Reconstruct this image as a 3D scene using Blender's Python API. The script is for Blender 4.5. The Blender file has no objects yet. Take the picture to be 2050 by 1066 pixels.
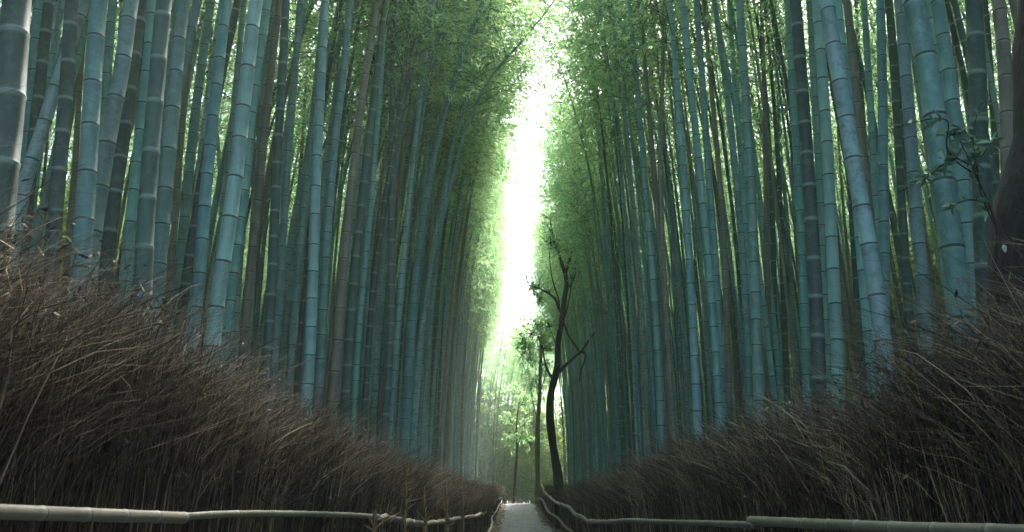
import bpy, math, random
import numpy as np
from mathutils import Vector, Matrix

# ------------------------------------------------------------------ camera, sky, sun, exposure
S = bpy.context.scene
C = S.collection
PI = math.pi
R = math.radians
FP = 1600.0                       # focal length in pixels of the 2050-pixel-wide photograph
PITCH = math.atan(467 / FP)
YAW = math.atan(17 / FP)
CZ = 0.90
cam_d = bpy.data.cameras.new('camera'); cam = bpy.data.objects.new('camera', cam_d); C.objects.link(cam)
cam_d.sensor_width = 36; cam_d.lens = 36 * FP / 2050; cam_d.clip_start = 0.05; cam_d.clip_end = 2000
cam.location = (0, 0, CZ)
cam.rotation_euler = (PI / 2 + PITCH, 0, YAW)
cam_d.dof.use_dof = True; cam_d.dof.focus_distance = 9; cam_d.dof.aperture_fstop = 8.0
S.camera = cam
CM = cam.rotation_euler.to_matrix()

SUN_EL, SUN_AZ = R(48), R(12)     # azimuth measured from +Y (down the path) towards +X
w = bpy.data.worlds.new('World'); S.world = w; w.use_nodes = True
nt = w.node_tree; bg = nt.nodes['Background']
sky = nt.nodes.new('ShaderNodeTexSky'); sky.sky_type = 'NISHITA'; sky.sun_disc = False
sky.sun_elevation = SUN_EL; sky.sun_rotation = SUN_AZ
sky.air_density = 1.0; sky.dust_density = 3.0; sky.ozone_density = 2.0
nt.links.new(sky.outputs[0], bg.inputs[0]); bg.inputs[1].default_value = 0.15
sd = bpy.data.lights.new('sun', 'SUN'); so = bpy.data.objects.new('sun', sd); C.objects.link(so)
sd.energy = 3.4; sd.angle = R(3); sd.color = (1.0, 0.95, 0.86)
_d = Vector((math.sin(SUN_AZ) * math.cos(SUN_EL), math.cos(SUN_AZ) * math.cos(SUN_EL), math.sin(SUN_EL)))
so.rotation_euler = _d.to_track_quat('Z', 'Y').to_euler()
S.view_settings.view_transform = 'Standard'; S.view_settings.look = 'None'
S.view_settings.exposure = 2.97; S.view_settings.gamma = 1
S.render.engine = 'CYCLES'
S.cycles.max_bounces = 6; S.cycles.diffuse_bounces = 4; S.cycles.glossy_bounces = 2
S.cycles.transmission_bounces = 3; S.cycles.transparent_max_bounces = 4; S.cycles.volume_bounces = 1
S.cycles.use_denoising = True
S.cycles.caustics_reflective = False; S.cycles.caustics_refractive = False

# ------------------------------------------------------------------ helpers
rng = np.random.default_rng(7)

def at(px, py, Y):
    """point of the place at depth Y along the path, seen at (px, py) of the photograph"""
    d = CM @ Vector(((px - 1025) / FP, (533 - py) / FP, -1))
    t = Y / d.y
    return np.array((d.x * t, Y, CZ + d.z * t))

def mesh_np(name, V, Q, mat=None, attrs=None, midx=None, smooth=True):
    me = bpy.data.meshes.new(name)
    V = np.asarray(V, np.float32); Q = np.asarray(Q, np.int32)
    nf, k = Q.shape
    me.vertices.add(len(V)); me.vertices.foreach_set('co', V.ravel())
    me.loops.add(nf * k); me.loops.foreach_set('vertex_index', Q.ravel())
    me.polygons.add(nf); me.polygons.foreach_set('loop_start', np.arange(nf, dtype=np.int32) * k)
    me.polygons.foreach_set('loop_total', np.full(nf, k, np.int32))
    if midx is not None: me.polygons.foreach_set('material_index', np.asarray(midx, np.int32))
    me.polygons.foreach_set('use_smooth', np.full(nf, smooth))
    me.update(calc_edges=True)
    for an, av in (attrs or {}).items():
        a = me.attributes.new(an, 'FLOAT', 'POINT'); a.data.foreach_set('value', np.asarray(av, np.float32))
    for m in (mat if isinstance(mat, (list, tuple)) else [mat]):
        if m: me.materials.append(m)
    return me

def link(name, me, parent=None, loc=None):
    o = bpy.data.objects.new(name, me); C.objects.link(o)
    if parent: o.parent = parent
    if loc is not None: o.location = loc
    return o

def tag(o, label=None, cat=None, group=None, kind=None):
    if label: o['label'] = label
    if cat: o['category'] = cat
    if group: o['group'] = group
    if kind: o['kind'] = kind
    return o

def curves(P, Rr, sides=3):
    """N curves of K points with radii -> tube quads"""
    P = np.asarray(P, float); N, K, _ = P.shape
    T = np.gradient(P, axis=1); T /= np.linalg.norm(T, axis=2, keepdims=True) + 1e-9
    ref = np.where(np.abs(T[..., 2:3]) > 0.9, np.array([1., 0, 0]), np.array([0, 0, 1.]))
    ref = np.broadcast_to(ref[:, K // 2:K // 2 + 1], T.shape)
    U = np.cross(T, ref); U /= np.linalg.norm(U, axis=2, keepdims=True) + 1e-9
    W = np.cross(T, U)
    a = np.arange(sides) * 2 * PI / sides
    V = P[:, :, None] + Rr[:, :, None, None] * (U[:, :, None] * np.cos(a)[None, None, :, None] + W[:, :, None] * np.sin(a)[None, None, :, None])
    V = V.reshape(-1, 3)
    n, k, s = np.meshgrid(np.arange(N), np.arange(K - 1), np.arange(sides), indexing='ij')
    b = n * K * sides
    s2 = (s + 1) % sides
    Q = np.stack([b + k * sides + s, b + k * sides + s2, b + (k + 1) * sides + s2, b + (k + 1) * sides + s], -1).reshape(-1, 4)
    return V, Q

def leaves(c, d, L, Wd, g):
    """leaf blades: diamonds with a fold"""
    n = g.normal(size=c.shape); n[:, 2] += 1.0
    wv = np.cross(d, n); wv /= np.linalg.norm(wv, axis=1, keepdims=True) + 1e-9
    L = L[:, None]; Wd = Wd[:, None]
    v0 = c; v1 = c + d * L * .4 + wv * Wd; v3 = c + d * L * .4 - wv * Wd; v2 = c + d * L + np.array([0, 0, -.12]) * L
    V = np.stack([v0, v1, v2, v3], 1).reshape(-1, 3)
    Q = np.arange(len(V)).reshape(-1, 4)
    return V, Q

def join(parts):
    Vs, Qs, Ms, off = [], [], [], 0
    for V, Q, m in parts:
        Vs.append(V); Qs.append(Q + off); Ms.append(np.full(len(Q), m)); off += len(V)
    return np.concatenate(Vs), np.concatenate(Qs), np.concatenate(Ms)

def spline(pts, n):
    """Catmull-Rom through pts, n samples"""
    p = np.asarray(pts, float)
    p = np.vstack([2 * p[0] - p[1], p, 2 * p[-1] - p[-2]])
    m = len(p) - 3
    u = np.linspace(0, m - 1e-6, n); i = u.astype(int); t = (u - i)[:, None]
    a, b, c, d = p[i], p[i + 1], p[i + 2], p[i + 3]
    return .5 * (2 * b + (c - a) * t + (2 * a - 5 * b + 4 * c - d) * t ** 2 + (3 * b - a - 3 * c + d) * t ** 3)

# ------------------------------------------------------------------ materials
def new_mat(name):
    m = bpy.data.materials.new(name); m.use_nodes = True
    t = m.node_tree; return m, t, t.nodes, t.links, t.nodes['Principled BSDF']

def N(nodes, typ, **kw):
    n = nodes.new(typ)
    for k, v in kw.items():
        if k.startswith('i_'):
            key = k[2:]; n.inputs[int(key) if key.isdigit() else key].default_value = v
        else: setattr(n, k, v)
    return n

def ramp(nodes, stops):
    r = nodes.new('ShaderNodeValToRGB'); e = r.color_ramp.elements
    while len(e) < len(stops): e.new(0.5)
    for q, (p, c) in zip(e, stops):
        q.position = p; q.color = (*c, 1) if len(c) == 3 else c
    return r

def culm_mat(name, base, base2, node_dark, bloom, bloom_amt, bloom_len, blotch=0.0, blotch_c=(.1, .13, .09), rough=.52):
    m, t, ns, ln, b = new_mat(name)
    att = N(ns, 'ShaderNodeAttribute', attribute_name='along')
    fr = N(ns, 'ShaderNodeMath', operation='FRACT'); ln.new(att.outputs['Fac'], fr.inputs[0])
    info = N(ns, 'ShaderNodeObjectInfo')
    tc = N(ns, 'ShaderNodeTexCoord')
    # streaks along the culm + soft mottling
    mp = N(ns, 'ShaderNodeMapping'); mp.inputs['Scale'].default_value = (22, 22, 1.6); ln.new(tc.outputs['Object'], mp.inputs[0])
    n1 = N(ns, 'ShaderNodeTexNoise', i_Scale=1.0, i_Detail=5.0, i_Roughness=.65); ln.new(mp.outputs[0], n1.inputs['Vector'])
    n2 = N(ns, 'ShaderNodeTexNoise', i_Scale=5.0, i_Detail=6.0, i_Roughness=.7); ln.new(tc.outputs['Object'], n2.inputs['Vector'])
    mixv = N(ns, 'ShaderNodeMath', operation='MULTIPLY_ADD', i_1=.5, i_2=0.0); ln.new(n1.outputs[0], mixv.inputs[0])
    add = N(ns, 'ShaderNodeMath', operation='MULTIPLY_ADD', i_1=.5); ln.new(n2.outputs[0], add.inputs[0]); ln.new(mixv.outputs[0], add.inputs[2])
    rmp = ramp(ns, [(.3, base2), (.68, base)]); ln.new(add.outputs[0], rmp.inputs[0])
    col = rmp.outputs[0]
    # each internode a little different
    fl = N(ns, 'ShaderNodeMath', operation='FLOOR'); ln.new(att.outputs['Fac'], fl.inputs[0])
    sm = N(ns, 'ShaderNodeMath', operation='ADD'); ln.new(fl.outputs[0], sm.inputs[0]); ln.new(info.outputs['Random'], sm.inputs[1])
    wn = N(ns, 'ShaderNodeTexWhiteNoise', noise_dimensions='1D'); ln.new(sm.outputs[0], wn.inputs['W'])
    hs = N(ns, 'ShaderNodeHueSaturation')
    hv = N(ns, 'ShaderNodeMapRange', i_3=.474, i_4=.522); ln.new(info.outputs['Random'], hv.inputs[0]); ln.new(hv.outputs[0], hs.inputs['Hue'])
    vr = N(ns, 'ShaderNodeMapRange', i_3=.86, i_4=1.12); ln.new(wn.outputs[0], vr.inputs[0])
    wn2 = N(ns, 'ShaderNodeTexWhiteNoise', noise_dimensions='1D'); ln.new(info.outputs['Random'], wn2.inputs['W'])
    vr2 = N(ns, 'ShaderNodeMapRange', i_3=.68, i_4=1.25); ln.new(wn2.outputs[0], vr2.inputs[0])
    vm = N(ns, 'ShaderNodeMath', operation='MULTIPLY'); ln.new(vr.outputs[0], vm.inputs[0]); ln.new(vr2.outputs[0], vm.inputs[1])
    ln.new(vm.outputs[0], hs.inputs['Value']); wn3 = N(ns, 'ShaderNodeTexWhiteNoise', noise_dimensions='2D'); ln.new(info.outputs['Random'], wn3.inputs[0]); vs_ = N(ns, 'ShaderNodeMapRange', i_3=.68, i_4=1.05); ln.new(wn3.outputs[0], vs_.inputs[0]); ln.new(vs_.outputs[0], hs.inputs['Saturation']); ln.new(col, hs.inputs['Color']); col = hs.outputs[0]
    def mix(fac, a, c):
        x = N(ns, 'ShaderNodeMix', data_type='RGBA'); ln.new(fac, x.inputs[0]); ln.new(a, x.inputs[6]); x.inputs[7].default_value = (*c, 1); return x.outputs[2]
    if blotch > 0:
        n3 = N(ns, 'ShaderNodeTexNoise', i_Scale=11.0, i_Detail=8.0, i_Roughness=.75); ln.new(tc.outputs['Object'], n3.inputs['Vector'])
        r3 = ramp(ns, [(.5, (0, 0, 0)), (.6, (blotch,) * 3)]); ln.new(n3.outputs[0], r3.inputs[0]); col = mix(r3.outputs[0], col, blotch_c)
    # small dark scars
    vo = N(ns, 'ShaderNodeTexVoronoi', i_Scale=9.0); ln.new(tc.outputs['Object'], vo.inputs['Vector'])
    r4 = ramp(ns, [(.03, (.5,) * 3), (.07, (0, 0, 0))]); ln.new(vo.outputs['Distance'], r4.inputs[0]); col = mix(r4.outputs[0], col, (.03, .04, .035))
    # bloom of pale wax round the node, dark line at the node
    r5 = ramp(ns, [(0, (bloom_amt,) * 3), (.035, (bloom_amt * .45,) * 3), (bloom_len, (0, 0, 0)), (1 - bloom_len * 1.6, (0, 0, 0)), (.97, (bloom_amt,) * 3)])
    ln.new(fr.outputs[0], r5.inputs[0]); col = mix(r5.outputs[0], col, bloom)
    nd = node_dark
    r6 = ramp(ns, [(0, (nd,) * 3), (.022, (nd,) * 3), (.032, (0, 0, 0)), (.975, (0, 0, 0)), (.985, (nd,) * 3)])
    ln.new(fr.outputs[0], r6.inputs[0]); col = mix(r6.outputs[0], col, (.012, .018, .017))
    ln.new(col, b.inputs['Base Color'])
    rr = N(ns, 'ShaderNodeMapRange', i_3=rough - .1, i_4=rough + .2); ln.new(n2.outputs[0], rr.inputs[0]); ln.new(rr.outputs[0], b.inputs['Roughness'])
    bp = N(ns, 'ShaderNodeBump', i_Strength=.15, i_Distance=.004); ln.new(n1.outputs[0], bp.inputs['Height']); ln.new(bp.outputs[0], b.inputs['Normal'])
    return m

M_TEAL = culm_mat('glaucous_culm', (.165, .36, .38), (.08, .205, .225), .9, (.36, .48, .45), .3, .05, .3, (.27, .42, .40))
M_MOSS = culm_mat('mottled_culm', (.24, .395, .43), (.12, .235, .26), .85, (.36, .48, .45), .3, .05, .6, (.085, .14, .10))
M_DARK = culm_mat('ringed_green_culm', (.06, .12, .115), (.035, .07, .07), 0, (.24, .33, .30), .62, .05, .35, (.11, .15, .12), .62)
M_BROWN = culm_mat('aged_tan_culm', (.25, .235, .20), (.13, .12, .105), .85, (.36, .34, .3), .4, .06, .3, (.09, .085, .07))

def leaf_mat(name, ca, cb, trans):
    m, t, ns, ln, b = new_mat(name)
    geo = N(ns, 'ShaderNodeNewGeometry')
    info = N(ns, 'ShaderNodeObjectInfo')
    ad = N(ns, 'ShaderNodeMath', operation='MULTIPLY_ADD', i_1=.55); ln.new(geo.outputs['Random Per Island'], ad.inputs[0])
    m2 = N(ns, 'ShaderNodeMath', operation='MULTIPLY', i_1=.45); ln.new(info.outputs['Random'], m2.inputs[0]); ln.new(m2.outputs[0], ad.inputs[2])
    r = ramp(ns, [(.1, ca), (.6, cb), (1, (min(cb[0] * 1.55, .4), cb[1] * 1.12, cb[2]))]); ln.new(ad.outputs[0], r.inputs[0])
    ln.new(r.outputs[0], b.inputs['Base Color']); b.inputs['Roughness'].default_value = .5
    tr = N(ns, 'ShaderNodeBsdfTranslucent')
    hs = N(ns, 'ShaderNodeHueSaturation', i_Hue=.485, i_Saturation=.95, i_Value=trans); ln.new(r.outputs[0], hs.inputs['Color']); ln.new(hs.outputs[0], tr.inputs[0])
    mx = N(ns, 'ShaderNodeMixShader', i_0=.6); ln.new(b.outputs[0], mx.inputs[1]); ln.new(tr.outputs[0], mx.inputs[2])
    ln.new(mx.outputs[0], ns['Material Output'].inputs[0])
    return m
M_LEAF = leaf_mat('bamboo_leaf', (.06, .155, .07), (.17, .30, .125), 2.4)
M_YOUNG = leaf_mat('young_leaf', (.07, .15, .055), (.17, .26, .09), 2.0)
M_BROAD = leaf_mat('broad_leaf', (.09, .22, .10), (.19, .36, .15), 2.3)
M_SHRUB = leaf_mat('dark_glossy_leaf', (.04, .10, .07), (.16, .28, .23), 1.2)

def noise_mat(name, stops, scale=(1, 1, 1), nscale=4, rough=.8, bump=.3, bdist=.01, detail=7, island=0.0):
    m, t, ns, ln, b = new_mat(name)
    tc = N(ns, 'ShaderNodeTexCoord'); mp = N(ns, 'ShaderNodeMapping'); mp.inputs['Scale'].default_value = scale
    ln.new(tc.outputs['Object'], mp.inputs[0])
    n = N(ns, 'ShaderNodeTexNoise', i_Scale=float(nscale), i_Detail=float(detail), i_Roughness=.65); ln.new(mp.outputs[0], n.inputs['Vector'])
    src = n.outputs[0]
    if island:
        g = N(ns, 'ShaderNodeNewGeometry')
        a = N(ns, 'ShaderNodeMath', operation='SUBTRACT', i_1=.5); ln.new(g.outputs['Random Per Island'], a.inputs[0])
        mm = N(ns, 'ShaderNodeMath', operation='MULTIPLY_ADD', i_1=island); ln.new(a.outputs[0], mm.inputs[0]); ln.new(src, mm.inputs[2]); src = mm.outputs[0]
    r = ramp(ns, stops); ln.new(src, r.inputs[0]); ln.new(r.outputs[0], b.inputs['Base Color'])
    b.inputs['Roughness'].default_value = rough
    if bump:
        bp = N(ns, 'ShaderNodeBump', i_Strength=bump, i_Distance=bdist); ln.new(n.outputs[0], bp.inputs['Height']); ln.new(bp.outputs[0], b.inputs['Normal'])
    return m
M_TWIGB = noise_mat('green_brown_twig', [(.3, (.05, .07, .04)), (.7, (.10, .13, .07))], bump=0)
M_BRUSH = noise_mat('dry_brushwood', [(.1, (.014, .009, .006)), (.5, (.068, .041, .026)), (.78, (.17, .11, .066)), (1, (.56, .42, .26))], nscale=1.4, bump=0, rough=.75, island=1.0)
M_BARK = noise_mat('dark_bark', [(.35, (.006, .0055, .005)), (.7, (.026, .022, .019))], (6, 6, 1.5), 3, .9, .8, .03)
M_MOSSBARK = noise_mat('mossy_bark', [(.35, (.06, .075, .035)), (.7, (.15, .16, .075))], (5, 5, 1.2), 2, .9, .6, .02)
M_GROUND = noise_mat('leaf_litter', [(.3, (.035, .028, .018)), (.55, (.09, .07, .04)), (.75, (.14, .115, .06))], nscale=6, rough=.95, bump=.8, bdist=.05)
M_PATH = noise_mat('worn_path', [(.3, (.07, .078, .08)), (.45, (.12, .137, .143)), (.58, (.15, .17, .178)), (.7, (.20, .215, .22))], nscale=1.6, rough=.85, bump=.2, bdist=.01)
M_RAIL = culm_mat('weathered_rail', (.22, .20, .15), (.12, .11, .08), .65, (.5, .5, .42), .3, .08, .45, (.16, .16, .10), .5)
M_POLE = noise_mat('bare_branch_pole', [(.3, (.16, .14, .11)), (.7, (.36, .33, .27))], (3, 3, 3), 5, .8, .5, .006)
M_STAKE = noise_mat('tan_stake', [(.3, (.10, .06, .03)), (.6, (.30, .19, .09)), (.8, (.45, .30, .15))], (8, 8, 2), 4, .8, .6, .01)

# ------------------------------------------------------------------ ground and path profile (heights along the path)
_gY = [-40, 0, 3, 9, 14, 20, 26, 32, 37, 42, 48, 55, 58, 66, 90, 400]
_gZ = [.1, .04, 0, -.10, -.22, -.36, -.46, -.50, -.44, -.20, .18, .60, .60, .35, .2, .2]
_lX = [-1.7, -1.7, -1.68, -1.64, -1.6, -1.55, -1.45, -1.30, -1.28, -1.27, -1.25, -1.25, -1.3, -1.5, -2, -2]
_rX = [1.75, 1.75, 1.75, 1.72, 1.72, 1.75, 1.85, 1.95, 1.75, 1.4, 1.25, 1.2, 1.3, 1.5, 2, 2]
def gz(Y): return np.interp(Y, _gY, _gZ)
def lx(Y): return np.interp(Y, _gY, _lX)
def rx(Y): return np.interp(Y, _gY, _rX)
def bank(X, Y):
    """height of the ground above the path level at X"""
    X = np.asarray(X, float); Y = np.asarray(Y, float)
    d = np.maximum(np.maximum(lx(Y) - .1 - X, X - rx(Y) - .1), 0)
    b = np.clip(d / 1.6, 0, 1); b = b * b * (3 - 2 * b)
    return b * (.12 + .25 * np.exp(-((Y - 38) / 14) ** 2)) + .02 * np.clip(d - 2, 0, 40) * np.clip((Y + 5) / 30, 0, 1)
def ground(X, Y): return gz(Y) + bank(X, Y)

gx = np.unique(np.concatenate([np.linspace(-5, 5, 41), np.linspace(-60, 60, 61), [-400, -200, -110, 110, 200, 400]]))
gy = np.unique(np.concatenate([np.linspace(-20, 80, 101), [-400, -200, -90, -40, 100, 130, 180, 260, 400]]))
GX, GY = np.meshgrid(gx, gy)
GZ = ground(GX, GY) + np.where(np.abs(GX) > 2.4, .05 * np.sin(GX * 1.3 + GY * .7) * np.cos(GY * .9), 0)
i, j = np.meshgrid(np.arange(len(gy) - 1), np.arange(len(gx) - 1), indexing='ij'); b = i * len(gx) + j
GQ = np.stack([b, b + 1, b + 1 + len(gx), b + len(gx)], -1).reshape(-1, 4)
tag(link('ground', mesh_np('ground', np.stack([GX, GY, GZ], -1).reshape(-1, 3), GQ, M_GROUND)), kind='structure')
# path: a paved strip with uneven edges
py_ = np.linspace(-12, 60, 145); cs = np.linspace(0, 1, 13)
PV = []
for y in py_:
    a = lx(y) + .30 + .07 * math.sin(y * 1.7) + .05 * math.sin(y * 4.1); c = rx(y) - .34 + .06 * math.sin(y * 1.3 + 2) + .05 * math.sin(y * 3.7)
    for s_ in cs:
        PV.append((a + (c - a) * s_, y, float(gz(y)) + .006 + .03 * (1 - (2 * s_ - 1) ** 2)))
i, j = np.meshgrid(np.arange(len(py_) - 1), np.arange(12), indexing='ij'); b = i * 13 + j
tag(link('path', mesh_np('path', PV, np.stack([b, b + 1, b + 14, b + 13], -1).reshape(-1, 4), M_PATH)), kind='structure')

# ------------------------------------------------------------------ bamboo
def culm_mesh(name, P, r_base, r_top, mat, sides=12, ratio=2.7, taper_pow=1.3, g=None):
    """P: dense centre line from the ground up"""
    seg = np.linalg.norm(np.diff(P, axis=0), axis=1); s = np.concatenate([[0], np.cumsum(seg)]); H = s[-1]
    rad = lambda q: r_top + (r_base - r_top) * (1 - (q / H) ** taper_pow)
    nodes = [0.0]
    while nodes[-1] < H:
        q = nodes[-1]; il = 2 * r_base * ratio * (0.55 + .55 * min(q / (H * .12), 1)) * (1 + (.08 * g.normal() if g is not None else 0))
        if q > H * .6: il *= 1 - .45 * (q - H * .6) / (H * .4)
        nodes.append(q + max(il, .1))
    nodes[-1] = H
    rings, rr, al = [], [], []
    for k in range(len(nodes) - 1):
        a, b2 = nodes[k], nodes[k + 1]; L = b2 - a
        for f, m_ in ((0, 1.055), (.014, 1.03), (.03, .985), (.5, .985), (.95, .995), (.982, 1.03)):
            rings.append(a + f * L); rr.append(rad(a + f * L) * m_); al.append(k + f)
    rings.append(H); rr.append(rad(H)); al.append(len(nodes) - 1)
    q = np.array(rings)
    PP = np.stack([np.interp(q, s, P[:, i]) for i in range(3)], 1)
    V, Q = curves(PP[None], np.array(rr)[None], sides)
    return mesh_np(name, V, Q, mat, {'along': np.repeat(al, sides)}), nodes

def foliage_mesh(name, P, start, g, dens=1.0, blen=1.7, leaf=(.17, .017)):
    seg = np.linalg.norm(np.diff(P, axis=0), axis=1); s = np.concatenate([[0], np.cumsum(seg)]); H = s[-1]
    nb = int((H - start) / .27 * 2)
    q = start + (H - start) * (np.arange(nb) + g.random(nb) * .8) / nb
    q = np.minimum(q, H * .999)
    B = np.stack([np.interp(q, s, P[:, i]) for i in range(3)], 1)
    u = (q - start) / (H - start)
    L = blen * (.45 + .75 * np.sin(np.clip(u * .85 + .2, 0, 1) * PI) ** .8) * (.6 + .7 * g.random(nb)) * (1 - .55 * u ** 3)
    az = np.arange(nb) * 2.4 + g.normal(size=nb) * .8
    dh = np.stack([np.cos(az), np.sin(az), np.zeros(nb)], 1)
    K = 6; tt = np.linspace(0, 1, K)
    up = .35 + .35 * g.random(nb)
    BP = B[:, None] + dh[:, None] * (L[:, None] * tt)[..., None] + np.array([0, 0, 1.])[None, None] * (L[:, None] * (up[:, None] * tt * 1.3 - (.55 + .25 * g.random(nb))[:, None] * tt ** 2.2))[..., None]
    BR = (.009 * (1 - tt) + .0025)[None] * np.ones((nb, 1))
    parts = [(*curves(BP, BR, 3), 0)]
    # sprigs along each branch, leaves on each sprig
    ns = max(3, int(9 * dens)); nl = max(5, int(13 * dens))
    f = .18 + .82 * g.random((nb, ns))
    fi = f * (K - 1); i0 = np.minimum(fi.astype(int), K - 2); ft = (fi - i0)[..., None]
    I = np.arange(nb)[:, None]
    c = BP[I, i0] * (1 - ft) + BP[I, i0 + 1] * ft
    c = c.reshape(-1, 3)
    sd_ = np.repeat(dh, ns, 0) * .7 + g.normal(size=(nb * ns, 3)) * .7; sd_[:, 2] = sd_[:, 2] * .4 - .15
    sd_ /= np.linalg.norm(sd_, axis=1, keepdims=True)
    sl = .25 + .4 * g.random(nb * ns)
    SP = c[:, None] + sd_[:, None] * (sl[:, None] * np.linspace(0, 1, 3))[..., None]; SP[:, 2, 2] -= sl * .15
    lp = g.random((nb * ns, nl)) ** .7
    lc = (c[:, None] + sd_[:, None] * (sl[:, None] * lp)[..., None] + g.normal(size=(nb * ns, nl, 3)) * .05).reshape(-1, 3)
    lc[:, 2] -= (lp * lp * .15 * sl[:, None]).ravel()
    ld = np.repeat(sd_, nl, 0) * .8 + g.normal(size=(nb * ns * nl, 3)) * .55; ld[:, 2] -= .35
    ld /= np.linalg.norm(ld, axis=1, keepdims=True)
    n = len(lc)
    parts.append((*leaves(lc, ld, leaf[0] * (.6 + .7 * g.random(n)), leaf[1] * (.7 + .6 * g.random(n)), g), 1))
    V, Q, M_ = join(parts)
    return mesh_np(name, V, Q, [M_TWIGB, M_LEAF], midx=M_, smooth=False)

def bamboo(culm_me, fol_me, loc, rz=0, sc=(1, 1, 1), label='', group='bamboos'):
    o = bpy.data.objects.new('bamboo', None); C.objects.link(o); o.empty_display_size = .2
    o.location = loc; o.rotation_euler = (0, 0, rz); o.scale = sc
    tag(o, label, 'bamboo', group)
    link('culm', culm_me, o)
    if fol_me: link('leafy_branches', fol_me, o)
    return o

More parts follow.
